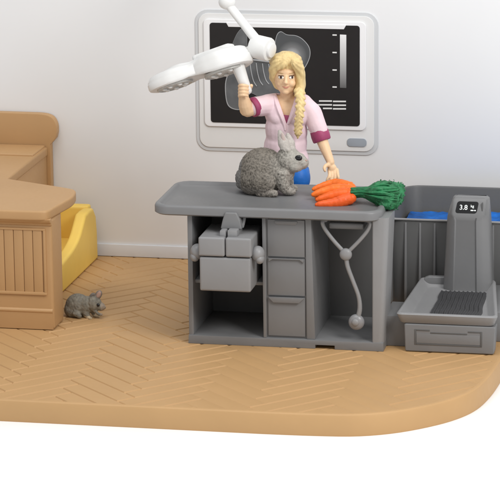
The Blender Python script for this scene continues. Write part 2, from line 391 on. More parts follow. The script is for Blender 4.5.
# plinth with the little square notch
b = bmesh.new(); prism(b, [(-.02, 0), (4.93, 0), (4.93, .15), (5.68, .15), (5.68, 0), (7.56, 0), (7.55, .34), (0, .34)], 'y', -.05, 3.7, .03); obj('plinth', b, GREY, ct)
b = bmesh.new(); prism(b, [(2.92, .34), (3.04, .34), (3.04, 5.08), (2.9, 5.08)], 'y', .0, 3.62, .025); obj('divider', b, GREY, ct)
b = bmesh.new(); prism(b, [(4.6, .34), (4.92, .34), (4.78, 5.08), (4.56, 5.08)], 'y', .02, 3.62, .03); obj('divider', b, GREY, ct)
b = bmesh.new(); box(b, .2, 2.93, .3, 3.62, 2.32, 2.46, .03); obj('shelf', b, GREY, ct)
b = bmesh.new(); box(b, 3.03, 4.6, .13, 1.2, .34, 5.08, .0); obj('drawer_housing', b, GREY, ct)
def drawer(z0, z1, kind):
    b = bmesh.new(); x0, x1 = 3.1, 4.53
    box(b, x0, x1, .06, .4, z0+.02, z1-.02, .03)
    o = obj('drawer', b, GREY, ct)
    h = bmesh.new()
    if kind == 0: prism(h, [(x0+.28, z1-.12), (x0+.34, z1-.2), (x1-.34, z1-.2), (x1-.28, z1-.12), (x1-.28, z1-.06), (x0+.28, z1-.06)], 'y', .02, .12, .015)
    elif kind == 1:
        prism(h, [(x0+.04, z1-.16), (x0+.2, z1-.05), (x1-.2, z1-.05), (x1-.04, z1-.16), (x1-.04, z1-.02), (x0+.04, z1-.02)], 'y', -.02, .12, .015)
    else:
        prism(h, [(x0+.02, z1-.02), (x1-.02, z1-.02), (x1-.22, z1-.22), (x0+.22, z1-.22)], 'y', -.05, .14, .02)
    obj('handle', h, GREY, o); return o
drawer(3.52, 5.0, 0); drawer(2.0, 3.5, 1); drawer(.40, 1.98, 2)
b = bmesh.new(); box(b, 5.4, 6.75, .35, 3.62, 4.62, 4.86, .08, 3); obj('hanger_rail', b, GREY, ct)
settle(ct)
# ---- stethoscope hanging in the right bay
st = thing('stethoscope', (6.1, .3, 1.0), 'grey toy stethoscope hanging in the open right bay of the counter', 'stethoscope')
b = bmesh.new(); Y_ = .12
pj = at(346, 254, Y_)
tube(b, [at(326, 220, Y_+.2), at(322.5, 222, Y_), at(325, 229, Y_), at(334, 241, Y_), pj], .075, 10, 5)
tube(b, [at(366, 220, Y_+.2), at(370.5, 222.5, Y_), at(368, 230, Y_), at(359, 241, Y_), pj], .075, 10, 5)
obj('earpiece_tube', b, GREYL, st)
b = bmesh.new(); tube(b, [pj, at(347.5, 266, Y_), at(353, 281, Y_), at(358.5, 296, Y_), at(359.8, 308, Y_), at(358, 318, Y_)], [.09, .085, .08, .08, .09, .1], 10, 5); obj('tube', b, GREYL, st)
b = bmesh.new(); ell(b, pj+Vector((0, -.05, 0)), (.24, .14, .24)); obj('joint', b, GREYL, st)
pc = at(356.5, 322, Y_)
b = bmesh.new(); ell(b, pc, (.31, .2, .31)); o = obj('chest_piece', b, mat('satin_grey', (.24, .24, .25), .3, .05), st)
b = bmesh.new(); ell(b, pc+Vector((-.02, -.16, .02)), (.15, .09, .15)); obj('bell', b, GREYL, o)
settle(st)
# ---- instrument case sticking out of the left bay
cs = thing('instrument_case', (1.66, .2, 2.35), 'square grey instrument case with side knobs and split lid in the left bay', 'case')
b = bmesh.new(); box(b, .67, 2.64, -1.0, 1.3, 2.36, 3.68, .09, 3); obj('case_body', b, GREYL, cs)
b = bmesh.new(); box(b, .64, 1.655, -1.03, 1.3, 3.72, 4.46, .09, 3); obj('lid', b, GREYL, cs)
b = bmesh.new(); box(b, 1.685, 2.68, -1.03, 1.3, 3.72, 4.46, .09, 3); obj('lid', b, GREYL, cs)
for sx_, xx in ((-1, .5), (1, 2.84)):
    b = bmesh.new(); ell(b, (xx, -.55, 3.78), (.26, .3, .3)); ell(b, (xx+.08*sx_, -.6, 3.6), (.18, .24, .2)); obj('side_knob', b, GREYL, cs)
b = bmesh.new(); prism(b, [(1.38, 4.66), (1.46, 5.0), (1.56, 5.3), (2.0, 5.3), (2.14, 5.0), (2.2, 4.66)], 'y', -.42, .3, .06, 3)
tube(b, [(2.16, -.1, 4.7), (2.22, 0, 5.05), (2.1, .1, 5.2)], .07, 8, 4); obj('handle', b, GREY, cs)
b = bmesh.new(); box(b, 1.42, 1.66, -.8, .3, 4.42, 4.68, .06); box(b, 1.72, 2.1, -.8, .3, 4.42, 4.7, .06); obj('hinge', b, GREYL, cs)
settle(cs)

# ================================================================== WASH BASIN behind, with its low platform
tb = thing('wash_basin', (9.8, 9, 0), 'dark grey ribbed wash basin with blue filling behind the weighing scale', 'basin')
b = bmesh.new()
X0, X1, Y0, Y1, ZT = 6.5, 14.2, 6.15, 12.5, 3.72
def br(i, z, r=.9): return [(x, y, z) for x, y in rrect(X0+i, X1-i, Y0+i, Y1-i, max(.1, r-i), 6)]
loft(b, [br(.25, .0), br(.0, ZT-.05), br(.03, ZT), br(.17, ZT), br(.2, ZT-.05), br(.35, 1.2)], True)
obj('basin_shell', b, GREYD, tb, True, 40)
for k in range(14):
    x = 6.95+k*.58
    if x > 13.9: break
    b = bmesh.new(); t_ = .05
    prism(b, [(x-t_, .3), (x+t_, .3), (x+t_*.8, ZT-.12), (x-t_*.8, ZT-.12)], 'y', Y0-.02, Y0+.3, .02); obj('rib', b, GREY, tb)
b = bmesh.new(); box(b, X0+.3, X1-.3, Y0-.045, Y0+.12, ZT-.03, ZT+.025, .02); obj('front_rim', b, GREYL, tb)
# platform: low ledge that carries the tray
b = bmesh.new(); prism(b, [(7.45, .8), (11.3, .8), (11.3, 2.0), (13.8, 2.0), (13.8, 6.1), (10.9, 6.1), (10.9, 2.95), (7.45, 2.95)], 'z', 0, 1.2, .06); obj('platform', b, GREY, tb)
# blue bedding filling
bm = bmesh.new()
NX, NY = 90, 60; gv = []
for i in range(NX+1):
    row = []
    for j in range(NY+1):
        x = X0+.45+(X1-X0-.9)*i/NX; y = Y0+.45+(Y1-Y0-.9)*j/NY
        v = Vector((x, y, 0)); h = 2.70+.16*noise.noise(v*.7)+.07*abs(noise.noise(v*2.0))+(.55 if x > 10.6 else 0)*min(1, (x-10.6))*.8+.02*noise.noise(v*6)
        row.append(bm.verts.new((x, y, h)))
    gv.append(row)
for i in range(NX):
    for j in range(NY): bm.faces.new((gv[i][j], gv[i+1][j], gv[i+1][j+1], gv[i][j+1]))
obj('blue_water', bm, BLUEW, tb, True, 0)
settle(tb)

# ================================================================== WEIGHING SCALE
ws = thing('weighing_scale', (9.9, 2.6, 0), 'grey weighing scale with ribbed tray and upright display post reading 3.8', 'scale')
b = bmesh.new(); prism(b, [(8.36, .02), (11.74, .02), (11.8, 1.1), (8.32, 1.1)], 'y', .1, .78, .08, 3)
o = obj('tray_base', b, GREY, ws)
b = bmesh.new()   # raised drawer outline with a grip notch
for (a, c, e, d) in ((8.72, 8.79, .3, .9), (11.22, 11.29, .3, .9), (8.795, 11.215, .3, .36)):
    box(b, a, c, .083, .2, e, d, .008)
for (a, c, z) in ((8.795, 9.3, .85), (9.33, 10.72, .76), (10.75, 11.215, .85)):
    box(b, a, c, .083, .2, z, z+.045, .008)
obj('drawer_outline', b, GREYD, ws)
b = bmesh.new(); box(b, 8.8, 11.21, .088, .2, .37, .74, .01); obj('drawer_front', b, GREY, ws)
# tray: lofted trapezoid dish
def tr(i, z, fy=0.0):
    P = [(8.02+i, .0+i+fy), (11.88-i, .0+i+fy), (11.2-i*.9, 5.6-i), (8.22+i*.9, 5.6-i)]
    out = []
    P = [Vector((*p, 0)) for p in P]
    for k in range(4):
        a, p, c = P[k-1], P[k], P[(k+1) % 4]; r = .22
        q0 = p+(a-p).normalized()*r; q1 = p+(c-p).normalized()*r
        for s in range(5):
            tt = s/4; v = q0*(1-tt)**2+p*2*tt*(1-tt)+q1*tt*tt; out.append((v.x, v.y, z))
    return out
b = bmesh.new(); loft(b, [tr(.42, 1.06), tr(.22, 1.09), tr(.13, 1.14), tr(.02, 1.42), tr(-.0, 1.48), tr(.04, 1.53), tr(.10, 1.54), tr(.15, 1.51), tr(.36, 1.25), tr(.44, 1.225)]); obj('tray', b, GREYL, ws, True, 50)
b = bmesh.new(); prism(b, [(8.3, 1.3), (9.25, 1.3), (9.25, 1.63), (8.56, 1.63), (8.4, 1.56)], 'y', 5.3, 5.6, .06, 3); obj('tray_back_wall', b, GREY, ws)
b = bmesh.new()
x0, x1 = 9.15, 11.15; NR = 11; pts = []
nx = 110; ny = 40; gv = []
for i in range(nx+1):
    row = []
    for j in range(ny+1):
        x = x0+(x1-x0)*i/nx; y = .42+(4.7-.42)*j/ny
        xx = x+.035*noise.noise(Vector((x*.6, y*1.2, 3)))*2-(x-x0)/(x1-x0)*(j/ny)*.15
        ph = (i/nx)*NR*2*pi
        eg = min(1, i/2, (nx-i)/2, j/1.5, (ny-j)/1.5)
        h = 1.225+.045*eg+.045*eg*max(-.4, sin(ph))+.006*noise.noise(Vector((x*5, y*5, 1)))
        row.append(b.verts.new((xx, y, h)))
    gv.append(row)
for i in range(nx):
    for j in range(ny): b.faces.new((gv[i][j], gv[i+1][j], gv[i+1][j+1], gv[i][j+1]))
obj('ribbed_mat', b, mat('dark_rubber', (.045, .045, .048), .5, .1, 2, .02, 9), ws, True, 50)
# display post
def post(z, xl, xr, yf, yb, g=.0, ch=.3):
    return [(xl+.04, yb, z), (xl, yb-.1, z), (xl, yf+.35, z), (xl+.06, yf+.22, z), (xl+ch-.06, yf+.03, z), (xl+ch, yf, z), (xl+ch+.05, yf+g, z), (xr-ch-.22, yf+g, z), (xr-ch-.16, yf, z), (xr-ch+.04, yf+.01, z), (xr-.1, yf+.14, z), (xr-.02, yf+.26, z), (xr, yf+.4, z), (xr, yb-.1, z), (xr-.04, yb, z)]
b = bmesh.new()
loft(b, [post(1.0, 9.18, 11.13, 4.72, 6.05, .07, .42), post(4.02, 9.30, 10.98, 4.9, 5.9, .07, .34), post(4.16, 9.31, 10.97, 4.92, 5.9, .0, .3), post(4.30, 9.34, 10.96, 4.95, 5.88, .0, .2), post(4.82, 9.49, 10.92, 5.15, 5.8, 0, .12), post(4.88, 9.54, 10.88, 5.21, 5.76, 0, .12), post(4.91, 9.64, 10.8, 5.3, 5.7, 0, .1)])
pst = obj('display_post', b, GREY, ws, True, 32)
# sloping display window
p00 = Vector((9.76, 4.985, 4.38)); nrm_ = Vector((0, -.6, .23)).normalized()
upv = Vector((0, .23, .6)).normalized(); base = Vector((9.66, 4.95, 4.30))
def onpost(x, s): return Vector((x, 4.95, 4.30))+upv*s
b = bmesh.new(); t = bmesh.new()
ring = []
sh = [(x+.0, s) for x, s in rrect(9.68, 10.52, .03, .50, .1, 5)]
for d in (-.02, .012):
    ring.append([onpost(x+(s-.26)*.16, s)+nrm_*d for x, s in sh])
loft(b, ring); dsp = obj('display', b, BLACK, ws, False)
def text(txt, size, x, s, m, parent, name):
    c = bpy.data.curves.new('t', 'FONT'); c.body = txt; c.size = size; c.extrude = .002
    to = bpy.data.objects.new('t', c); COL.objects.link(to)
    dg = bpy.context.evaluated_depsgraph_get(); me = bpy.data.meshes.new_from_object(to.evaluated_get(dg)); bpy.data.objects.remove(to)
    M = Matrix((Vector((1, 0, 0)), upv, nrm_)).transposed().to_4x4(); M.translation = onpost(x, s)+nrm_*.016
    me.transform(M); return link(name, me, m, parent, False)
text('3.8', .27, 9.80, .17, DIGIT, dsp, 'digits')
text('kg', .15, 10.24, .27, DIGIT, dsp, 'unit_text')
for x0_, x1_ in ((10.25, 10.36), (10.39, 10.45)):
    b = bmesh.new(); loft(b, [[onpost(x, s_)+nrm_*d for x, s_ in ((x0_, .13), (x1_, .13), (x1_, .17), (x0_, .17))] for d in (.012, .018)]); obj('display_segment', b, DIGIT, dsp, False)
b = bmesh.new(); box(b, 10.68, 10.72, 5.0, 5.3, 4.38, 4.75, .01)
obj('side_slot', b, GREYD, pst)
settle(ws)
for c in (pst,):
    pass

# ================================================================== RECEPTION DESK (tan)
dk = thing('reception_desk', (-9, 5, 0), 'tan wood-look corner reception desk with a beadboard front panel', 'desk')
b = bmesh.new(); box(b, -13, -5.6, .95, 2.45, .02, 4.45, .12, 3); obj('desk_body', b, TAN, dk)
b = bmesh.new()
prism(b, [(1.0, .02), (.92, .03), (.92, .70), (.885, .74), (.885, .80), (.93, .86), (1.0, .88)], 'x', -13, -5.64, .012); obj('skirting_moulding', b, TAN, dk)
b = bmesh.new(); prism(b, [(1.0, 4.18), (.9, 4.22), (.88, 4.3), (.78, 4.36), (.70, 4.5), (1.0, 4.5)], 'x', -13, -5.6, .03, 3); obj('cornice', b, TAN, dk)
b = bmesh.new()
fx1, fz0, fz1 = -5.84, 1.42, 4.1
for (a, c, e, d) in ((-13, fx1, fz1-.09, fz1), (-13, fx1, fz0, fz0+.12), (fx1-.1, fx1, fz0+.1, fz1-.07)): box(b, a, c, .87, 1.0, e, d, .03)
obj('panel_frame', b, TAN, dk)
x = fx1-.14; k = 0
b = bmesh.new()
while x > -13:
    box(b, x-.372, x-.013, .90, 1.0, fz0+.09, fz1-.07, .022); x -= .385
obj('beadboard', b, TAN, dk)
# L-shaped worktop with rounded, overhanging end
outl2 = [(-13, .62)] + [(p.x, p.y) for p in spline([(-6.3, .62, 0), (-5.85, .68, 0), (-5.66, .9, 0), (-5.58, 1.5, 0), (-5.47, 2.3, 0), (-5.36, 3.2, 0), (-5.40, 3.85, 0), (-5.55, 4.5, 0), (-5.95, 4.85, 0), (-7.2, 5.45, 0), (-8.8, 6.2, 0)], 4)] + [(-8.83, 6.3), (-8.88, 12.58), (-13, 12.58)]
b = bmesh.new(); prism(b, outl2, 'z', 4.45, 4.85, .09, 3, True); obj('worktop', b, TAN, dk, True, 40)
b = bmesh.new(); box(b, -13, -8.93, 5.5, 12.58, .02, 4.45, .03); obj('wing_body', b, TAN, dk)
b = bmesh.new(); box(b, -13, -8.98, 10.6, 12.58, 4.8, 4.93, .06, 3); obj('raised_ledge', b, TAN, dk)
b = bmesh.new()
prof_ = [(-13, 4.85), (-9.1, 4.85), (-9.05, .02), (-8.76, .02), (-8.76, 4.95), (-8.52, 5.22)] + [(p.x, p.y) for p in spline([(-8.46, 5.45, 0), (-8.47, 5.8, 0), (-8.62, 6.1, 0), (-8.9, 6.24, 0), (-9.3, 6.28, 0)], 4)] + [(-13, 6.3)]
prism(b, prof_, 'y', 12.6, 13.05, .05, 2, True); obj('splashback', b, TAN, dk)
settle(dk)
# ---- yellow armchair behind the desk
ch = thing('armchair', (-8, 9.5, 0), 'yellow tub armchair standing between the tan desk and the wall', 'armchair')
b = bmesh.new()
prof_ = [(6.6, .0)] + [(12.6, .0), (12.55, 1.2), (12.4, 1.95), (12.0, 2.35), (11.3, 2.4)] + [(p.x, p.y) for p in spline([(10.7, 2.38, 0), (10.3, 2.1, 0), (9.6, 1.68, 0), (8.6, 1.42, 0), (7.4, 1.3, 0), (6.6, 1.25, 0)], 4)]
prism(b, prof_, 'x', -7.25, -6.75, .16, 4, True); obj('armrest', b, YEL, ch)
b = bmesh.new(); box(b, -9.1, -7.0, 12.05, 12.6, .0, 2.42, .15, 4); obj('backrest', b, YEL, ch)
b = bmesh.new(); box(b, -9.1, -7.2, 6.7, 12.1, .0, 1.0, .12, 3); obj('seat', b, YEL, ch)
settle(ch)

# ================================================================== SURGICAL LAMP
lp = thing('surgical_lamp', (0.6, 13.0, 14.5), 'white jointed surgical lamp with twin oval heads over the counter', 'lamp')
J = at(262, 48, 4.9)
b = bmesh.new(); tube(b, [at(228, 4, 5.2), at(243, 23, 5.05), at(258, 42, 4.9)], [.21, .21, .24], 16, 4, .8); obj('arm', b, LAMPW, lp)
b = bmesh.new(); ell(b, at(227, 2, 5.2), (.34, .3, .3)); tube(b, [at(227, 3, 5.2), at(224, -20, 5.5), at(224, -50, 7), Vector((-.2, 10, 15.2)), Vector((-.2, 13.05, 15.2))], .22, 12, 5); obj('wall_arm', b, LAMPW, lp)
# joint: a bevelled drum with a cap, and the short link to the head
def cyl(bm, c, axis, r, h, bw=.06, n=28):
    t = bmesh.new(); a = Vector(axis).normalized(); u = a.orthogonal().normalized(); v = a.cross(u); rg = []
    for z, rr in ((-h, r-bw), (-h+bw*.3, r-bw*.3), (-h+bw, r), (h-bw, r), (h-bw*.3, r-bw*.3), (h, r-bw)): rg.append([Vector(c)+a*z+(u*cos(2*pi*k/n)+v*sin(2*pi*k/n))*rr for k in range(n)])
    loft(bm, rg); t.free()
jb = bmesh.new(); jx = Vector((.9, -.35, -.12)).normalized()
cyl(jb, J+jx*-.02, jx, .47, .40, .1); cyl(jb, J+jx*.40, jx, .30, .10, .05)
tube(jb, [J-jx*.3+Vector((0, 0, -.08)), J+Vector((-.85, 0, -.28))], [.2, .2], 12, 3)
obj('joint', jb, LAMPW, lp, True, 30)
HB = Matrix.Translation(at(199, 69, 4.7)) @ (rotm('Y', -20) @ rotm('X', -15)).to_4x4()
def lobes(k, z, grow=0):
    out = []
    for i in range(72):
        a = 2*pi*i/72; x = 2.17*math.copysign(abs(cos(a))**.78, cos(a))
        y = (1.02 if x > 0 else .88)*math.copysign(abs(sin(a))**.8, sin(a))*(.80+.30*min(1, abs(x)/1.1)); out.append(HB @ Vector(((x)*k+grow, y*k, z)))
    return out
b = bmesh.new()
loft(b, [lobes(.86, -.30), lobes(.93, -.32), lobes(.985, -.28), lobes(1.0, -.22), lobes(1.0, -.03), lobes(.985, .0), lobes(.985, .05), lobes(.93, .21), lobes(.90, .235), lobes(.62, .33), lobes(.58, .37), lobes(.2, .39)])
for v in b.verts:   # the right-hand lobe is deeper, a waist runs across the middle
    l = HB.inverted() @ v.co; kx = 1+.34*max(0, min(1, (l.x+.2)/1.1))-.16*math.exp(-((l.x+.15)/.28)**2); l.z *= kx
    v.co = HB @ l
obj('lamp_head', b, LAMPW, lp, True, 40)
gl = mat('lamp_lens', (.50, .50, .48), .3, .12, 3, .1, 6)
for cx, cr, dz in ((-1.12, .74, -.33), (.98, .84, -.46)):
    b = bmesh.new(); loft(b, [[HB @ Vector((cx+cr*k*cos(2*pi*i/40), cr*.92*k*sin(2*pi*i/40), z)) for i in range(40)] for k, z in ((1, dz+.08), (1, dz-.03), (.93, dz-.05), (.88, dz-.01), (.3, dz))]); lo_ = obj('lens', b, gl, lp, True, 35)
    for i in range(7):
        b = bmesh.new(); a = 2*pi*i/7-.9; ell(b, HB @ Vector((cx+cr*.62*cos(a), cr*.58*sin(a), dz-.03)), (.11, .11, .07), None, 12); obj('bulb', b, LAMPW, lo_)
b = bmesh.new()
for k in (.0,):
    prism(b, [(-.1, -.22), (1.5, -.3), (1.6, .3), (-.1, .22)], 'z', .3, .56, .12, 3)
bmesh.ops.transform(b, matrix=HB, verts=b.verts); obj('spine_cover', b, LAMPW, lp)
b = bmesh.new(); tube(b, [at(235, 60, 4.5), at(238.5, 68, 4.45), at(243, 80, 4.4), at(247, 91, 4.4)], [.3, .26, .22, .2], 14, 4); obj('handle', b, LAMPW, lp)
settle(lp)

# ================================================================== VET (figure)
YF = 5.5
pw = thing('person', (2.9, YF, 0), 'blonde woman with a side braid in a pale pink tunic reaching up to the lamp', 'person')
def a_(px, py, dy=0): return at(px, py, YF+dy)
# skin: one continuous body
P_el = a_(247, 110, -.75); P_wr = a_(243.5, 97, -1.05)
skin = [('e', a_(286, 75.5, -.2), (.49, .56, .66)), ('e', a_(286, 85, -.33), (.34, .38, .38)), ('e', a_(286, 91.2, -.52), (.15, .17, .14)),
        ('e', a_(280.8, 83, -.48), (.17, .2, .18)), ('e', a_(291.4, 83, -.48), (.17, .2, .18)), ('e', a_(286, 71, -.42), (.40, .35, .22)),
        ('c', [a_(286.2, 76.5, -.75), a_(286, 82.8, -.86)], [.045, .085]), ('e', a_(286, 83.3, -.80), (.12, .08, .06)),
        ('c', [a_(287, 88, -.05), a_(287, 98, 0), a_(288, 106, .05)], [.27, .27, .4]),
        ('c', [a_(276, 103, 0), a_(299, 103, 0)], [.32, .32]), ('e', a_(288, 112, 0), (.80, .5, .62)), ('e', a_(287, 133, 0), (.62, .44, .75)), ('e', a_(287, 160, 0), (.72, .5, .6)),
        ('c', [a_(275, 103, 0), a_(262, 105, -.3), P_el], [.3, .29, .29]), ('c', [P_el, a_(245, 104, -.9), P_wr], [.29, .27, .19]),
        ('c', [a_(302, 103, 0), a_(312, 113, 0), a_(320.5, 136, -.1)], [.3, .28, .25]), ('c', [a_(320.5, 136, -.1), a_(324.5, 147, -.3), a_(331, 163, -.5)], [.25, .215, .15]),
        ('c', [a_(282, 165, 0), a_(280, 215, .1), a_(280, 268, .1)], [.4, .3, .18]), ('c', [a_(296, 165, 0), a_(297, 215, .1), a_(297, 268, .1)], [.4, .3, .18]),
        # raised hand: palm behind the lamp handle, fingers wrapped round it
        ('e', a_(242.6, 92, -.95), (.18, .18, .24))]
for i, py in enumerate((86.0, 89.4, 92.7, 95.8)):
    skin.append(('c', [a_(239.6, py+.6, -1.0), a_(239.8, py-.3, -1.38), a_(243.5, py-.8, -1.5), a_(248.2-.5*(i == 3), py+.2, -1.34)], [.066, .068, .064, .052]))
skin.append(('c', [a_(243, 93.5, -.85), a_(248.5, 90, -.8), a_(251.5, 85.5, -1.1)], [.11, .095, .07]))
# lowered hand: palm, thumb out to the side, fingers curled down on the counter edge
skin += [('e', a_(332, 168.5, -.52), (.19, .13, .2)), ('c', [a_(330.5, 165.5, -.52), a_(326.5, 165.3, -.7), a_(324.4, 168, -.85), a_(325, 171, -.9)], [.1, .08, .07, .055])]
for i, (px, ex) in enumerate(((328.6, 326.6), (331.6, 330.4), (334.5, 334.2), (337.2, 338.0))):
    ln = (12.5, 13.8, 13, 10.5)[i]
    skin.append(('c', [a_(px, 169.5, -.52), a_(px+.7, 169.5+ln*.45, -.72), a_(ex+.6, 169.5+ln*.8, -.8), a_(ex, 169.5+ln, -.78)], [.062, .058, .052, .044]))
me = organic(skin, .027, 2, .5); skin_bvh = bvh(me); bodyo = link('body', me, SKIN, pw, True, 0)
# face details laid onto the modelled face
def sticker(name, px, py, rx, rz, m, parent, deg=0, lift=.012, th=.03):
    h, nn = on_surface(skin_bvh, px, py)
    if h is None: return
    b = bmesh.new(); Q = nn.to_track_quat('Z', 'Y').to_matrix()
    M = rotm('Z', 0)
    # local axes: x right in the picture, z up
    zz = nn; xx = (RR-zz*RR.dot(zz)).normalized(); yy = zz.cross(xx)
    B = Matrix((xx, yy, zz)).transposed() @ rotm('Z', deg)
    t = bmesh.new(); bmesh.ops.create_uvsphere(t, u_segments=20, v_segments=12, radius=1)
    bmesh.ops.transform(t, matrix=Matrix.Translation(h+nn*lift*.2) @ B.to_4x4() @ Matrix.Diagonal((rx, rz, th, 1)), verts=t.verts); merge(b, t)
    return obj(name, b, m, parent)
for s, px in ((-1, 281.0), (1, 291.6)):
    e = sticker('eye', px, 77.4, .115, .066, EYEW, pw, 0, .01, .035)
    sticker('iris', px+.2, 77.2, .058, .064, BROWN, e, 0, .05, .045)
    sticker('eyelid_line', px, 75.8, .14, .018, BROWN, e, 1*s, .03, .03)
    sticker('eyebrow', px+.5*s, 73.0, .14, .016, BROW, pw, -3*s, .02, .014)
lpo = sticker('lips', 286, 87.7, .085, .026, LIP, pw, 0, .01, .04)
for s in (-1, 1): sticker('lip_corner', 286+s*1.9, 86.9, .085, .017, LIP, lpo, 12*s, .01, .028)
# hair cap with swept fringe
def strand(me, amp, f, s=(1, 1, 1)):
    displace(me, lambda c, n: amp*(noise.noise(Vector((c.x*s[0]*f, c.y*s[1]*f, c.z*s[2]*f)))))
hp = [('e', a_(286.5, 72, .12), (.71, .68, .82)), ('e', a_(286, 62.5, -.12), (.66, .64, .44)),
      ('c', [a_(290, 56, -.55), a_(281, 60, -.72), a_(274.5, 68, -.6), a_(273, 80, -.35)], [.2, .23, .2, .1]),
      ('c', [a_(289, 56, -.6), a_(285, 63.5, -.80), a_(278, 68.5, -.74)], [.18, .15, .1]),
      ('c', [a_(290, 56, -.55), a_(296, 63, -.7), a_(300, 72, -.5), a_(300, 84, -.35), a_(299.5, 94, -.5)], [.2, .22, .2, .18, .2]),
      ('e', a_(299, 80, 0), (.27, .4, .6))]
me = organic(hp, .04, 2)
# combed strands running back from the parting
part_ = a_(290, 56, -.6)
def comb(c, n):
    d = c-part_; ang = atan2(d.z, d.x); return .016*sin(ang*24+1.2*noise.noise(c*1.5))+.006*noise.noise(c*3)
displace(me, comb)
hair = link('hair', me, HAIR, pw, True, 0)
# side braid
bp_ = spline([a_(299.5, 90, -.75), a_(300.5, 100, -.95), a_(299.8, 112, -1.05), a_(298.5, 124, -1.0), a_(298, 133, -.95)], 4)
br_ = []
for i, p in enumerate(bp_[:-1]):
    s = 1 if i % 2 else -1; r = .205-.0045*i
    br_.append(('e', p+Vector((.075*s, 0, 0)), (r*.86, r*.8, r*.52), rotm('Y', 30*s)))
br_.append(('c', bp_, [.15]*len(bp_)))
br_.append(('c', [bp_[-2], bp_[-1], bp_[-1]+Vector((0, -.02, -.22))], [.11, .12, .03]))
me = organic(br_, .028, 1, .4)
displace(me, lambda c, n: .009*sin((c.z*1.0+abs(c.x-bp_[8].x)*1.2)*42)+.01*noise.noise(c*9))
link('braid', me, HAIR, hair, True, 0)
# tunic shell, opened at the neck
sh_ = [('c', [a_(272, 104.5, .02), a_(302, 104.5, .02)], [.42, .42]), ('e', a_(288, 113, -.03), (.94, .6, .68)), ('e', a_(280, 117, -.24), (.4, .38, .42)), ('e', a_(296, 117, -.24), (.4, .38, .42)), ('e', a_(286, 130, -.03), (.82, .60, 1.0)), ('e', a_(286, 145, 0), (.83, .60, 1.0)), ('e', a_(286, 160, 0), (.91, .66, .9)),
       ('c', [a_(275, 104, 0), a_(264, 105.5, -.3), a_(255.5, 106.5, -.55)], [.40, .39, .37]),
       ('c', [a_(302, 104, 0), a_(312, 114, 0), a_(319.5, 131, -.08)], [.40, .37, .33])]
me = organic(sh_, .04, 3)
bm = bmesh.new(); bm.from_mesh(me); bpy.data.meshes.remove(me)
apex = a_(286.5, 124, -.5); nl = a_(277, 95.5, -.5); nr_ = a_(296, 95.5, -.5)
def plane_between(p, q_): d = (q_-p).normalized(); n_ = d.cross(F).normalized(); return p, n_
for p, q_ in ((apex, nl), (apex, nr_)):
    pc_, pn_ = plane_between(p, q_); bmesh.ops.bisect_plane(bm, geom=list(bm.verts)+list(bm.edges)+list(bm.faces), plane_co=pc_, plane_no=pn_)
hem = a_(286, 168.5, 0); bmesh.ops.bisect_plane(bm, geom=list(bm.verts)+list(bm.edges)+list(bm.faces), plane_co=hem, plane_no=(0, .0, -1), clear_outer=True)
nk = a_(286, 96.5, 0); bmesh.ops.bisect_plane(bm, geom=list(bm.verts)+list(bm.edges)+list(bm.faces), plane_co=nk, plane_no=(0, -.25, 1))
pl = [plane_between(apex, nl), plane_between(apex, nr_)]
sgn = [1 if (a_(286.5, 105, -.5)-p).dot(n_) > 0 else -1 for p, n_ in pl]
dele = []
for f in bm.faces:
    c = f.calc_center_median()
    if c.y < YF-.0 and all((c-p).dot(n_)*s > 0 for (p, n_), s in zip(pl, sgn)): dele.append(f)
bmesh.ops.delete(bm, geom=dele, context='FACES')
bmesh.ops.recalc_face_normals(bm, faces=bm.faces)
me = bpy.data.meshes.new('tunic'); bm.to_mesh(me); bm.free()
def folds(c, n):
    w = max(0, min(1, (a_(286, 118, 0).z-c.z)/1.0)); return w*.05*noise.noise(Vector((c.x*2.6+c.z*.8, c.y*1.5, c.z*.9)))+.035*noise.noise(Vector((c.x*3, c.y*3, c.z*1.6+5)))
displace(me, folds)
o = link('tunic', me, PINK, pw, True, 0); sd = o.modifiers.new('solid', 'SOLIDIFY'); sd.thickness = .05; sd.offset = 0
# lapels
b = bmesh.new()
tree2 = bvh(me)
for pts_ in ([(276.5, 96.5), (277.5, 101), (281.5, 112.5), (286, 123.5), (287, 130)], [(296, 96.5), (295.5, 101), (292, 112.5), (287, 123.5)]):
    L_ = []
    for px, py in pts_:
        off = -1.6 if pts_[0][0] < 285 else 1.6
        h, nn = on_surface(tree2, px+off, py); L_.append((h if h else a_(px, py, -.4))+Vector((0, -.015, 0)))
    tube(b, L_, [.055]+[.085]*(len(L_)-2)+[.05], 8, 4)
obj('lapel', b, PINK, o)
# undershirt in the V
me = organic([('e', a_(287, 118, -.03), (.6, .55, .42))], .04, 2)
bm = bmesh.new(); bm.from_mesh(me); bmesh.ops.bisect_plane(bm, geom=list(bm.verts)+list(bm.edges)+list(bm.faces), plane_co=a_(286, 112.5, -.5), plane_no=(0, 0, 1), clear_outer=True)
obj('undershirt', bm, MAG, pw)
def cuff(p0, p1, r0, r1, mname='cuff'):
    p0 = Vector(p0); p1 = Vector(p1); d = (p1-p0).normalized(); a = d.orthogonal().normalized(); c_ = d.cross(a)
    rings_ = []
    for t_, r_ in ((0, r0), (.08, r0+.03), (.5, (r0+r1)/2+.045), (.92, r1+.03), (1, r1), (.97, r1-.06), (.5, (r0+r1)/2-.08)):
        c0 = p0.lerp(p1, t_); rings_.append([c0+(a*cos(2*pi*k/28)+c_*sin(2*pi*k/28))*(r_*(1+.02*sin(5*k))) for k in range(28)])
    b = bmesh.new(); loft(b, rings_, False); return obj(mname, b, MAG, pw, True, 60)
cuff(a_(256.5, 106, -.52), a_(251.5, 108, -.68), .36, .35); cuff(a_(318.6, 129.5, -.06), a_(322.3, 141, -.14), .33, .335)
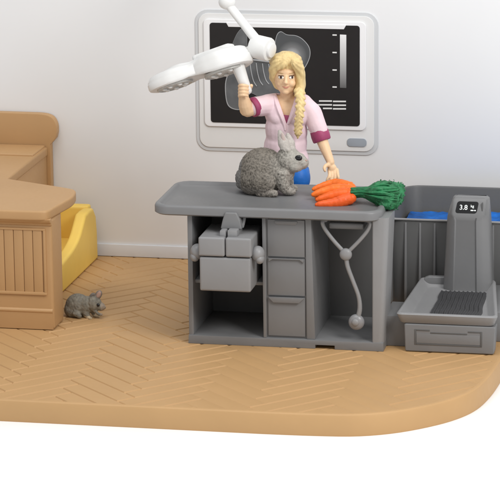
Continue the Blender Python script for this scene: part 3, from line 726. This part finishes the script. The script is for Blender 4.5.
# trousers
me = organic([('e', a_(286, 168, .02), (.84, .6, .5)), ('c', [a_(281, 172, 0), a_(279, 215, .1), a_(279, 262, .1)], [.48, .38, .3]), ('c', [a_(297, 172, -.05), a_(298, 215, .1), a_(298, 262, .1)], [.52, .38, .3]), ('e', a_(299, 178, -.35), (.46, .5, .6))], .06, 3)
link('trousers', me, BLUE, pw, True, 0)
b = bmesh.new()
for px in (279, 298):
    p = a_(px, 262, .1); ell(b, (p.x, p.y-.3, .18), (.34, .62, .17))
obj('shoe', b, WHITE, pw)
settle(pw)

# ================================================================== RABBIT
YR = 2.75
def r_(px, py, dy=0): return at(px, py, YR+dy)
rb = thing('rabbit', (2.9, 2.75, 5.37), 'grey rabbit figure with rough fur sitting on the counter top', 'rabbit')
rp_ = [('e', r_(262.5, 171.5, .1), (.93, .82, .92)), ('e', r_(258, 178, .05), (.82, .8, .70)), ('e', r_(275, 171, 0), (.62, .62, .66)), ('e', r_(283, 171, -.05), (.45, .48, .55)),
       ('e', r_(288.5, 160, -.1), (.50, .46, .50)), ('e', r_(296.5, 161.5, -.15), (.40, .36, .36)), ('e', r_(302.5, 163, -.18), (.24, .25, .24)), ('e', r_(295, 166, -.25), (.32, .3, .24)), ('e', r_(304.5, 161.5, -.18), (.13, .15, .13)),
       ('e', r_(262, 181, -.45), (.56, .4, .52)), ('c', [r_(260, 191.5, -.5), r_(269, 193, -.55), r_(275.5, 193.6, -.6)], [.2, .17, .12]),
       ('c', [r_(282, 174, -.3), r_(283, 184, -.35), r_(287, 190, -.3), r_(293, 191.3, -.25)], [.34, .26, .18, .13]), ('c', [r_(286, 174, .25), r_(288, 184, .3), r_(291, 188, .3), r_(295, 188.3, .3)], [.3, .22, .16, .12]),
       ('e', r_(240.5, 178, .2), (.19, .22, .34)), ('e', r_(244, 184, .2), (.3, .3, .2)),
       ('c', [r_(287, 151, -.3), r_(283.5, 143, -.2), r_(279.5, 131, -.1)], [.16, .23, .07]), ('c', [r_(291, 151, .1), r_(290, 143, .15), r_(287.5, 134, .2)], [.15, .2, .07])]
me = organic(rp_, .034, 2, .5)
eyep = r_(298.5, 158, -.5)
def fur(c, n):
    loc = Vector((c.x*9+c.z*4, c.y*9, c.z*5.4-c.x*4)); a = .034; d = (c-r_(300, 161, -.3)).length
    if d < .55: a = .02
    if c.z > r_(285, 147, 0).z: a = .006
    w = noise.noise(loc*1.25)+.6*noise.noise(loc*2.7)
    return a*(1-abs(w)*2.4)*.8
displace(me, fur)
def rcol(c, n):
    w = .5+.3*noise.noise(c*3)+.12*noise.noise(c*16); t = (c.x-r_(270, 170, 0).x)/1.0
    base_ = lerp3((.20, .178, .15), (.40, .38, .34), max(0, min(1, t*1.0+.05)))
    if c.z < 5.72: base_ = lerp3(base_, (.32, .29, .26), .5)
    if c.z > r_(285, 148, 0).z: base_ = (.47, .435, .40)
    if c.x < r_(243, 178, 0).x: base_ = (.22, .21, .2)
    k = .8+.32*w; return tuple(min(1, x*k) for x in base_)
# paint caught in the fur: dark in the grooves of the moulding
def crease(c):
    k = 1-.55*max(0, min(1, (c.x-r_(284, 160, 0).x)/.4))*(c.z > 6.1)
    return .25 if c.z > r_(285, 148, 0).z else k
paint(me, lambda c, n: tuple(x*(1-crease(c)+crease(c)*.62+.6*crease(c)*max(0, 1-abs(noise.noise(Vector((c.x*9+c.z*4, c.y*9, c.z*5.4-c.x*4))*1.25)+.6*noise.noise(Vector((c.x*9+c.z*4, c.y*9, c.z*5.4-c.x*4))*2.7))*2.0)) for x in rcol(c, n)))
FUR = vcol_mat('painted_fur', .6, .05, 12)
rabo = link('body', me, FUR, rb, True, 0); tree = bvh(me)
h, nn = on_surface(tree, 298.6, 158); b = bmesh.new(); ell(b, h+nn*.0, (.145, .075, .115)); eo = obj('eye', b, BLACK, rabo)
h, nn = on_surface(tree, 306, 160.5)
if h: b = bmesh.new(); ell(b, h, (.05, .04, .035)); obj('nose', b, EARP, rabo)
b = bmesh.new(); h, nn = on_surface(tree, 283.5, 139)
if h: ell(b, h+Vector((0, -.0, 0)), (.07, .03, .26), rotm('Y', -14)); obj('inner_ear', b, mat('rabbit_inner_ear', (.5, .4, .37), .6), rabo)
else: b.free()
settle(rb)

# ================================================================== MOUSE
YM = 3.2
def q_(px, py, dy=0): return at(px, py, YM+dy)
ms = thing('mouse', (-4.9, 3.2, 0), 'small grey mouse figure on the floor at the corner of the tan desk', 'mouse')
mp_ = [('e', q_(78, 305, 0), (.50, .42, .46)), ('e', q_(74, 309, 0), (.40, .40, .36)), ('e', q_(86, 305, -.05), (.36, .34, .36)), ('e', q_(94, 304, -.1), (.32, .28, .31), rotm('Y', 20)), ('e', q_(100.5, 306.5, -.1), (.20, .18, .17), rotm('Y', 20)), ('e', q_(103.8, 307.5, -.1), (.09, .09, .08)),
       ('c', [q_(76, 313, -.35), q_(80, 316.5, -.4)], [.16, .08]), ('c', [q_(85, 311, -.2), q_(88, 317, -.25), q_(91, 318.5, -.3)], [.17, .09, .06]), ('c', [q_(94, 310, -.25), q_(98.5, 314, -.3), q_(101.5, 314.5, -.3)], [.08, .055, .05]), ('c', [q_(92, 311, .0), q_(95, 316, .0), q_(99, 317, -.1)], [.08, .05, .04])]
me = organic(mp_, .024, 2, .5)
displace(me, lambda c, n: .028*(.4-abs(noise.noise(Vector((c.x*9+c.z*4, c.y*9, c.z*6))))) if (c-q_(102, 306, -.2)).length > .3 else 0)
def mcol(c, n):
    w = 1+.35*noise.noise(c*9)+.2*noise.noise(c*22); base_ = (.20, .185, .15)
    if c.z < q_(90, 314, 0).z and c.x > q_(84, 300, 0).x: base_ = (.5, .40, .26)
    if c.x > q_(102, 300, 0).x: base_ = (.32, .26, .2)
    return tuple(x*w for x in base_)
paint(me, mcol); mo = link('body', me, FUR, ms, True, 0); tree = bvh(me)
for (px, py, dy) in ((98.5, 293.8, -.05), (92.3, 296.3, .28)):
    me2 = organic([('e', q_(px, py+1, dy), (.14, .07, .21), rotm('Y', 28)), ('e', q_(px-2.5, py+4.5, dy), (.12, .1, .12))], .025, 1, .4); paint(me2, lambda c, n: (.24, .21, .18)); e_ = link('ear', me2, FUR, mo, True, 0)
    if dy < 0: b = bmesh.new(); ell(b, q_(px+.2, py+.8, dy-.055), (.085, .04, .15), rotm('Y', 28)); obj('inner_ear', b, EARP, e_)
h, nn = on_surface(tree, 98, 305)
b = bmesh.new(); ell(b, h, (.072, .05, .072)); obj('eye', b, BLACK, mo)
b = bmesh.new(); tube(b, [q_(71, 312, .1), q_(66, 316, .2), q_(60, 314, .8)], [.06, .045, .03], 8, 4); obj('tail', b, EARP, mo)
settle(ms)

# ================================================================== CARROTS
cb = thing('carrot_bunch', (5.6, 1.7, 5.4), 'bunch of orange carrots with green tops lying at the right end of the counter', 'carrots')
YC = 1.6
def c_(px, py, dy=0): return at(px, py+.8, YC+dy)
car = [((313.2, 189), (334, 183.5), (352, 187.5), .9, (.07, .2, .21)), ((312.8, 194.5), (333, 189.5), (352.5, 190.5), .3, (.08, .22, .23)), ((317, 199.5), (336, 195), (353, 193.5), -.05, (.08, .23, .24)),
       ((316.5, 204.5), (336, 202.5), (352.5, 197.5), -.5, (.08, .24, .23)), ((328, 185.5), (342, 184), (353, 188), 1.2, (.08, .18, .18)), ((319, 202), (338, 199), (351, 200), .1, (.07, .2, .19)), ((316, 197), (330, 194), (350, 194), .7, (.07, .2, .2))]
for i, (a, m_, c, dy, rr) in enumerate(car):
    b = bmesh.new(); P = spline([c_(*a, dy-.2), c_(*m_, dy), c_(*c, dy*.6)], 12)
    rad = []
    for k in range(len(P)):
        t_ = k/(len(P)-1); r = rr[0]+(rr[2]-rr[0])*min(1, t_*1.7)**.7; r *= 1+.035*sin(k*2.1+i)+.03*random.uniform(-1, 1)
        if t_ > .92: r *= .82
        rad.append(r)
    for k, p in enumerate(P): P[k] = p + Vector((0, 0, .02))
    tube(b, P, rad, 16, 1); obj('carrot', b, (ORANGE, ORANGE, ORANGE2, REDOR, ORANGE2, REDOR, ORANGE)[i], cb)
b = bmesh.new()
for k in range(15):
    a = random.uniform(0, 2*pi); a = -1.3+2.6*(k/14); s = c_(352.2+random.uniform(-1, .6), 192.3+4.6*sin(a), -.34*cos(a)+.1*(k % 3)); m_ = c_(360+random.uniform(-2, 2), 191.6+4.0*sin(a), -.3*cos(a)+.05*(k % 3)); e = c_(372+random.uniform(-2, 4), 192.3+5.5*sin(a), -.4*cos(a))
    tube(b, [s, m_, e], [.05, .06, .07], 8, 4)
tube(b, [c_(351, 192, 0), c_(360, 191.5, 0), c_(371, 192, 0)], [.13, .15, .18], 10, 4)
obj('stems', b, STEM, cb)
lf = [('e', c_(384, 193.5, 0), (.56, .55, .38)), ('e', c_(392, 194.5, -.1), (.42, .55, .5)), ('c', [c_(364, 192, 0), c_(370, 192, 0), c_(379, 191, 0), c_(390, 189, 0)], [.14, .2, .32, .3]), ('c', [c_(366, 194, -.1), c_(376, 197, -.2), c_(388, 202, -.3)], [.1, .2, .25]), ('c', [c_(366, 190, .1), c_(374, 187, .2), c_(386, 185, .3)], [.1, .16, .2]), ('e', c_(388, 200, -.3), (.42, .42, .3)), ('e', c_(384, 187, .3), (.4, .4, .24)), ('e', c_(397, 190, 0), (.28, .4, .3))]
me = organic(lf, .04, 1)
def leafy(c, n):
    t = max(0, min(1, (c.x-c_(364, 190, 0).x)/.8)); q3 = Vector((c.x*1.3, c.y*3.4, c.z*3.4))
    return (.25+.75*t)*(.17*(.25-abs(noise.noise(q3*1.0+Vector((3, 1, 0)))))+.10*(.2-abs(noise.noise(Vector((c.x*4, c.y*6, c.z*6))))))+t*.03*noise.noise(c*13)
displace(me, leafy)
lo = link('leaf_mass', me, GREEN, cb, True, 0); tree = bvh(me)
b = bmesh.new(); rnd = random.Random(3)
vs = [v for v in me.vertices]
vs = [v for v in vs if v.co.x > c_(376, 190, 0).x]
for k in range(120):
    v = rnd.choice(vs); p = v.co.copy(); nn = v.normal; r = rnd.uniform(.05, .09)
    xx = nn.orthogonal().normalized(); xx.rotate(Matrix.Rotation(rnd.uniform(0, 6.28), 3, nn)); yy = nn.cross(xx)
    tip = p+xx*r*1.5+nn*rnd.uniform(.0, .035); w = yy*r*.5
    v0 = b.verts.new(p-nn*.02); v1 = b.verts.new(p+xx*r*.7+w+nn*.03); v2 = b.verts.new(tip); v3 = b.verts.new(p+xx*r*.7-w+nn*.03); v4 = b.verts.new(p+xx*r*.8+nn*.06)
    for tri in ((v0, v1, v4), (v1, v2, v4), (v2, v3, v4), (v3, v0, v4)): b.faces.new(tri)
rs = random.Random(11)
for k in range(110):
    th = rs.uniform(-1, 1); sp = rs.uniform(.15, 1)
    ex = 402-9*abs(th)**2*1.1-rs.uniform(0, 12); ey = 194.5+12.5*th; dy_ = -.62*sqrt(max(0, 1-th*th))*sp-.05
    P = [c_(361+rs.uniform(-3, 3), 192+3.5*th, -.16), c_(372+rs.uniform(-2, 2), 192.5+6.5*th+rs.uniform(-1, 1), dy_*.7-.1), c_((372+ex)/2+rs.uniform(-2, 2), 193.5+11*th+rs.uniform(-1.5, 1.5), dy_-.08), c_(ex, ey+rs.uniform(-2, 2), dy_+rs.uniform(-.1, .1))]
    tube(b, P, [.035, .05, .06, .03], 5, 4)
lfo = obj('leaflets', b, GREEN, lo, True, 0, recalc=False); lfo['kind'] = 'stuff'
settle(cb)
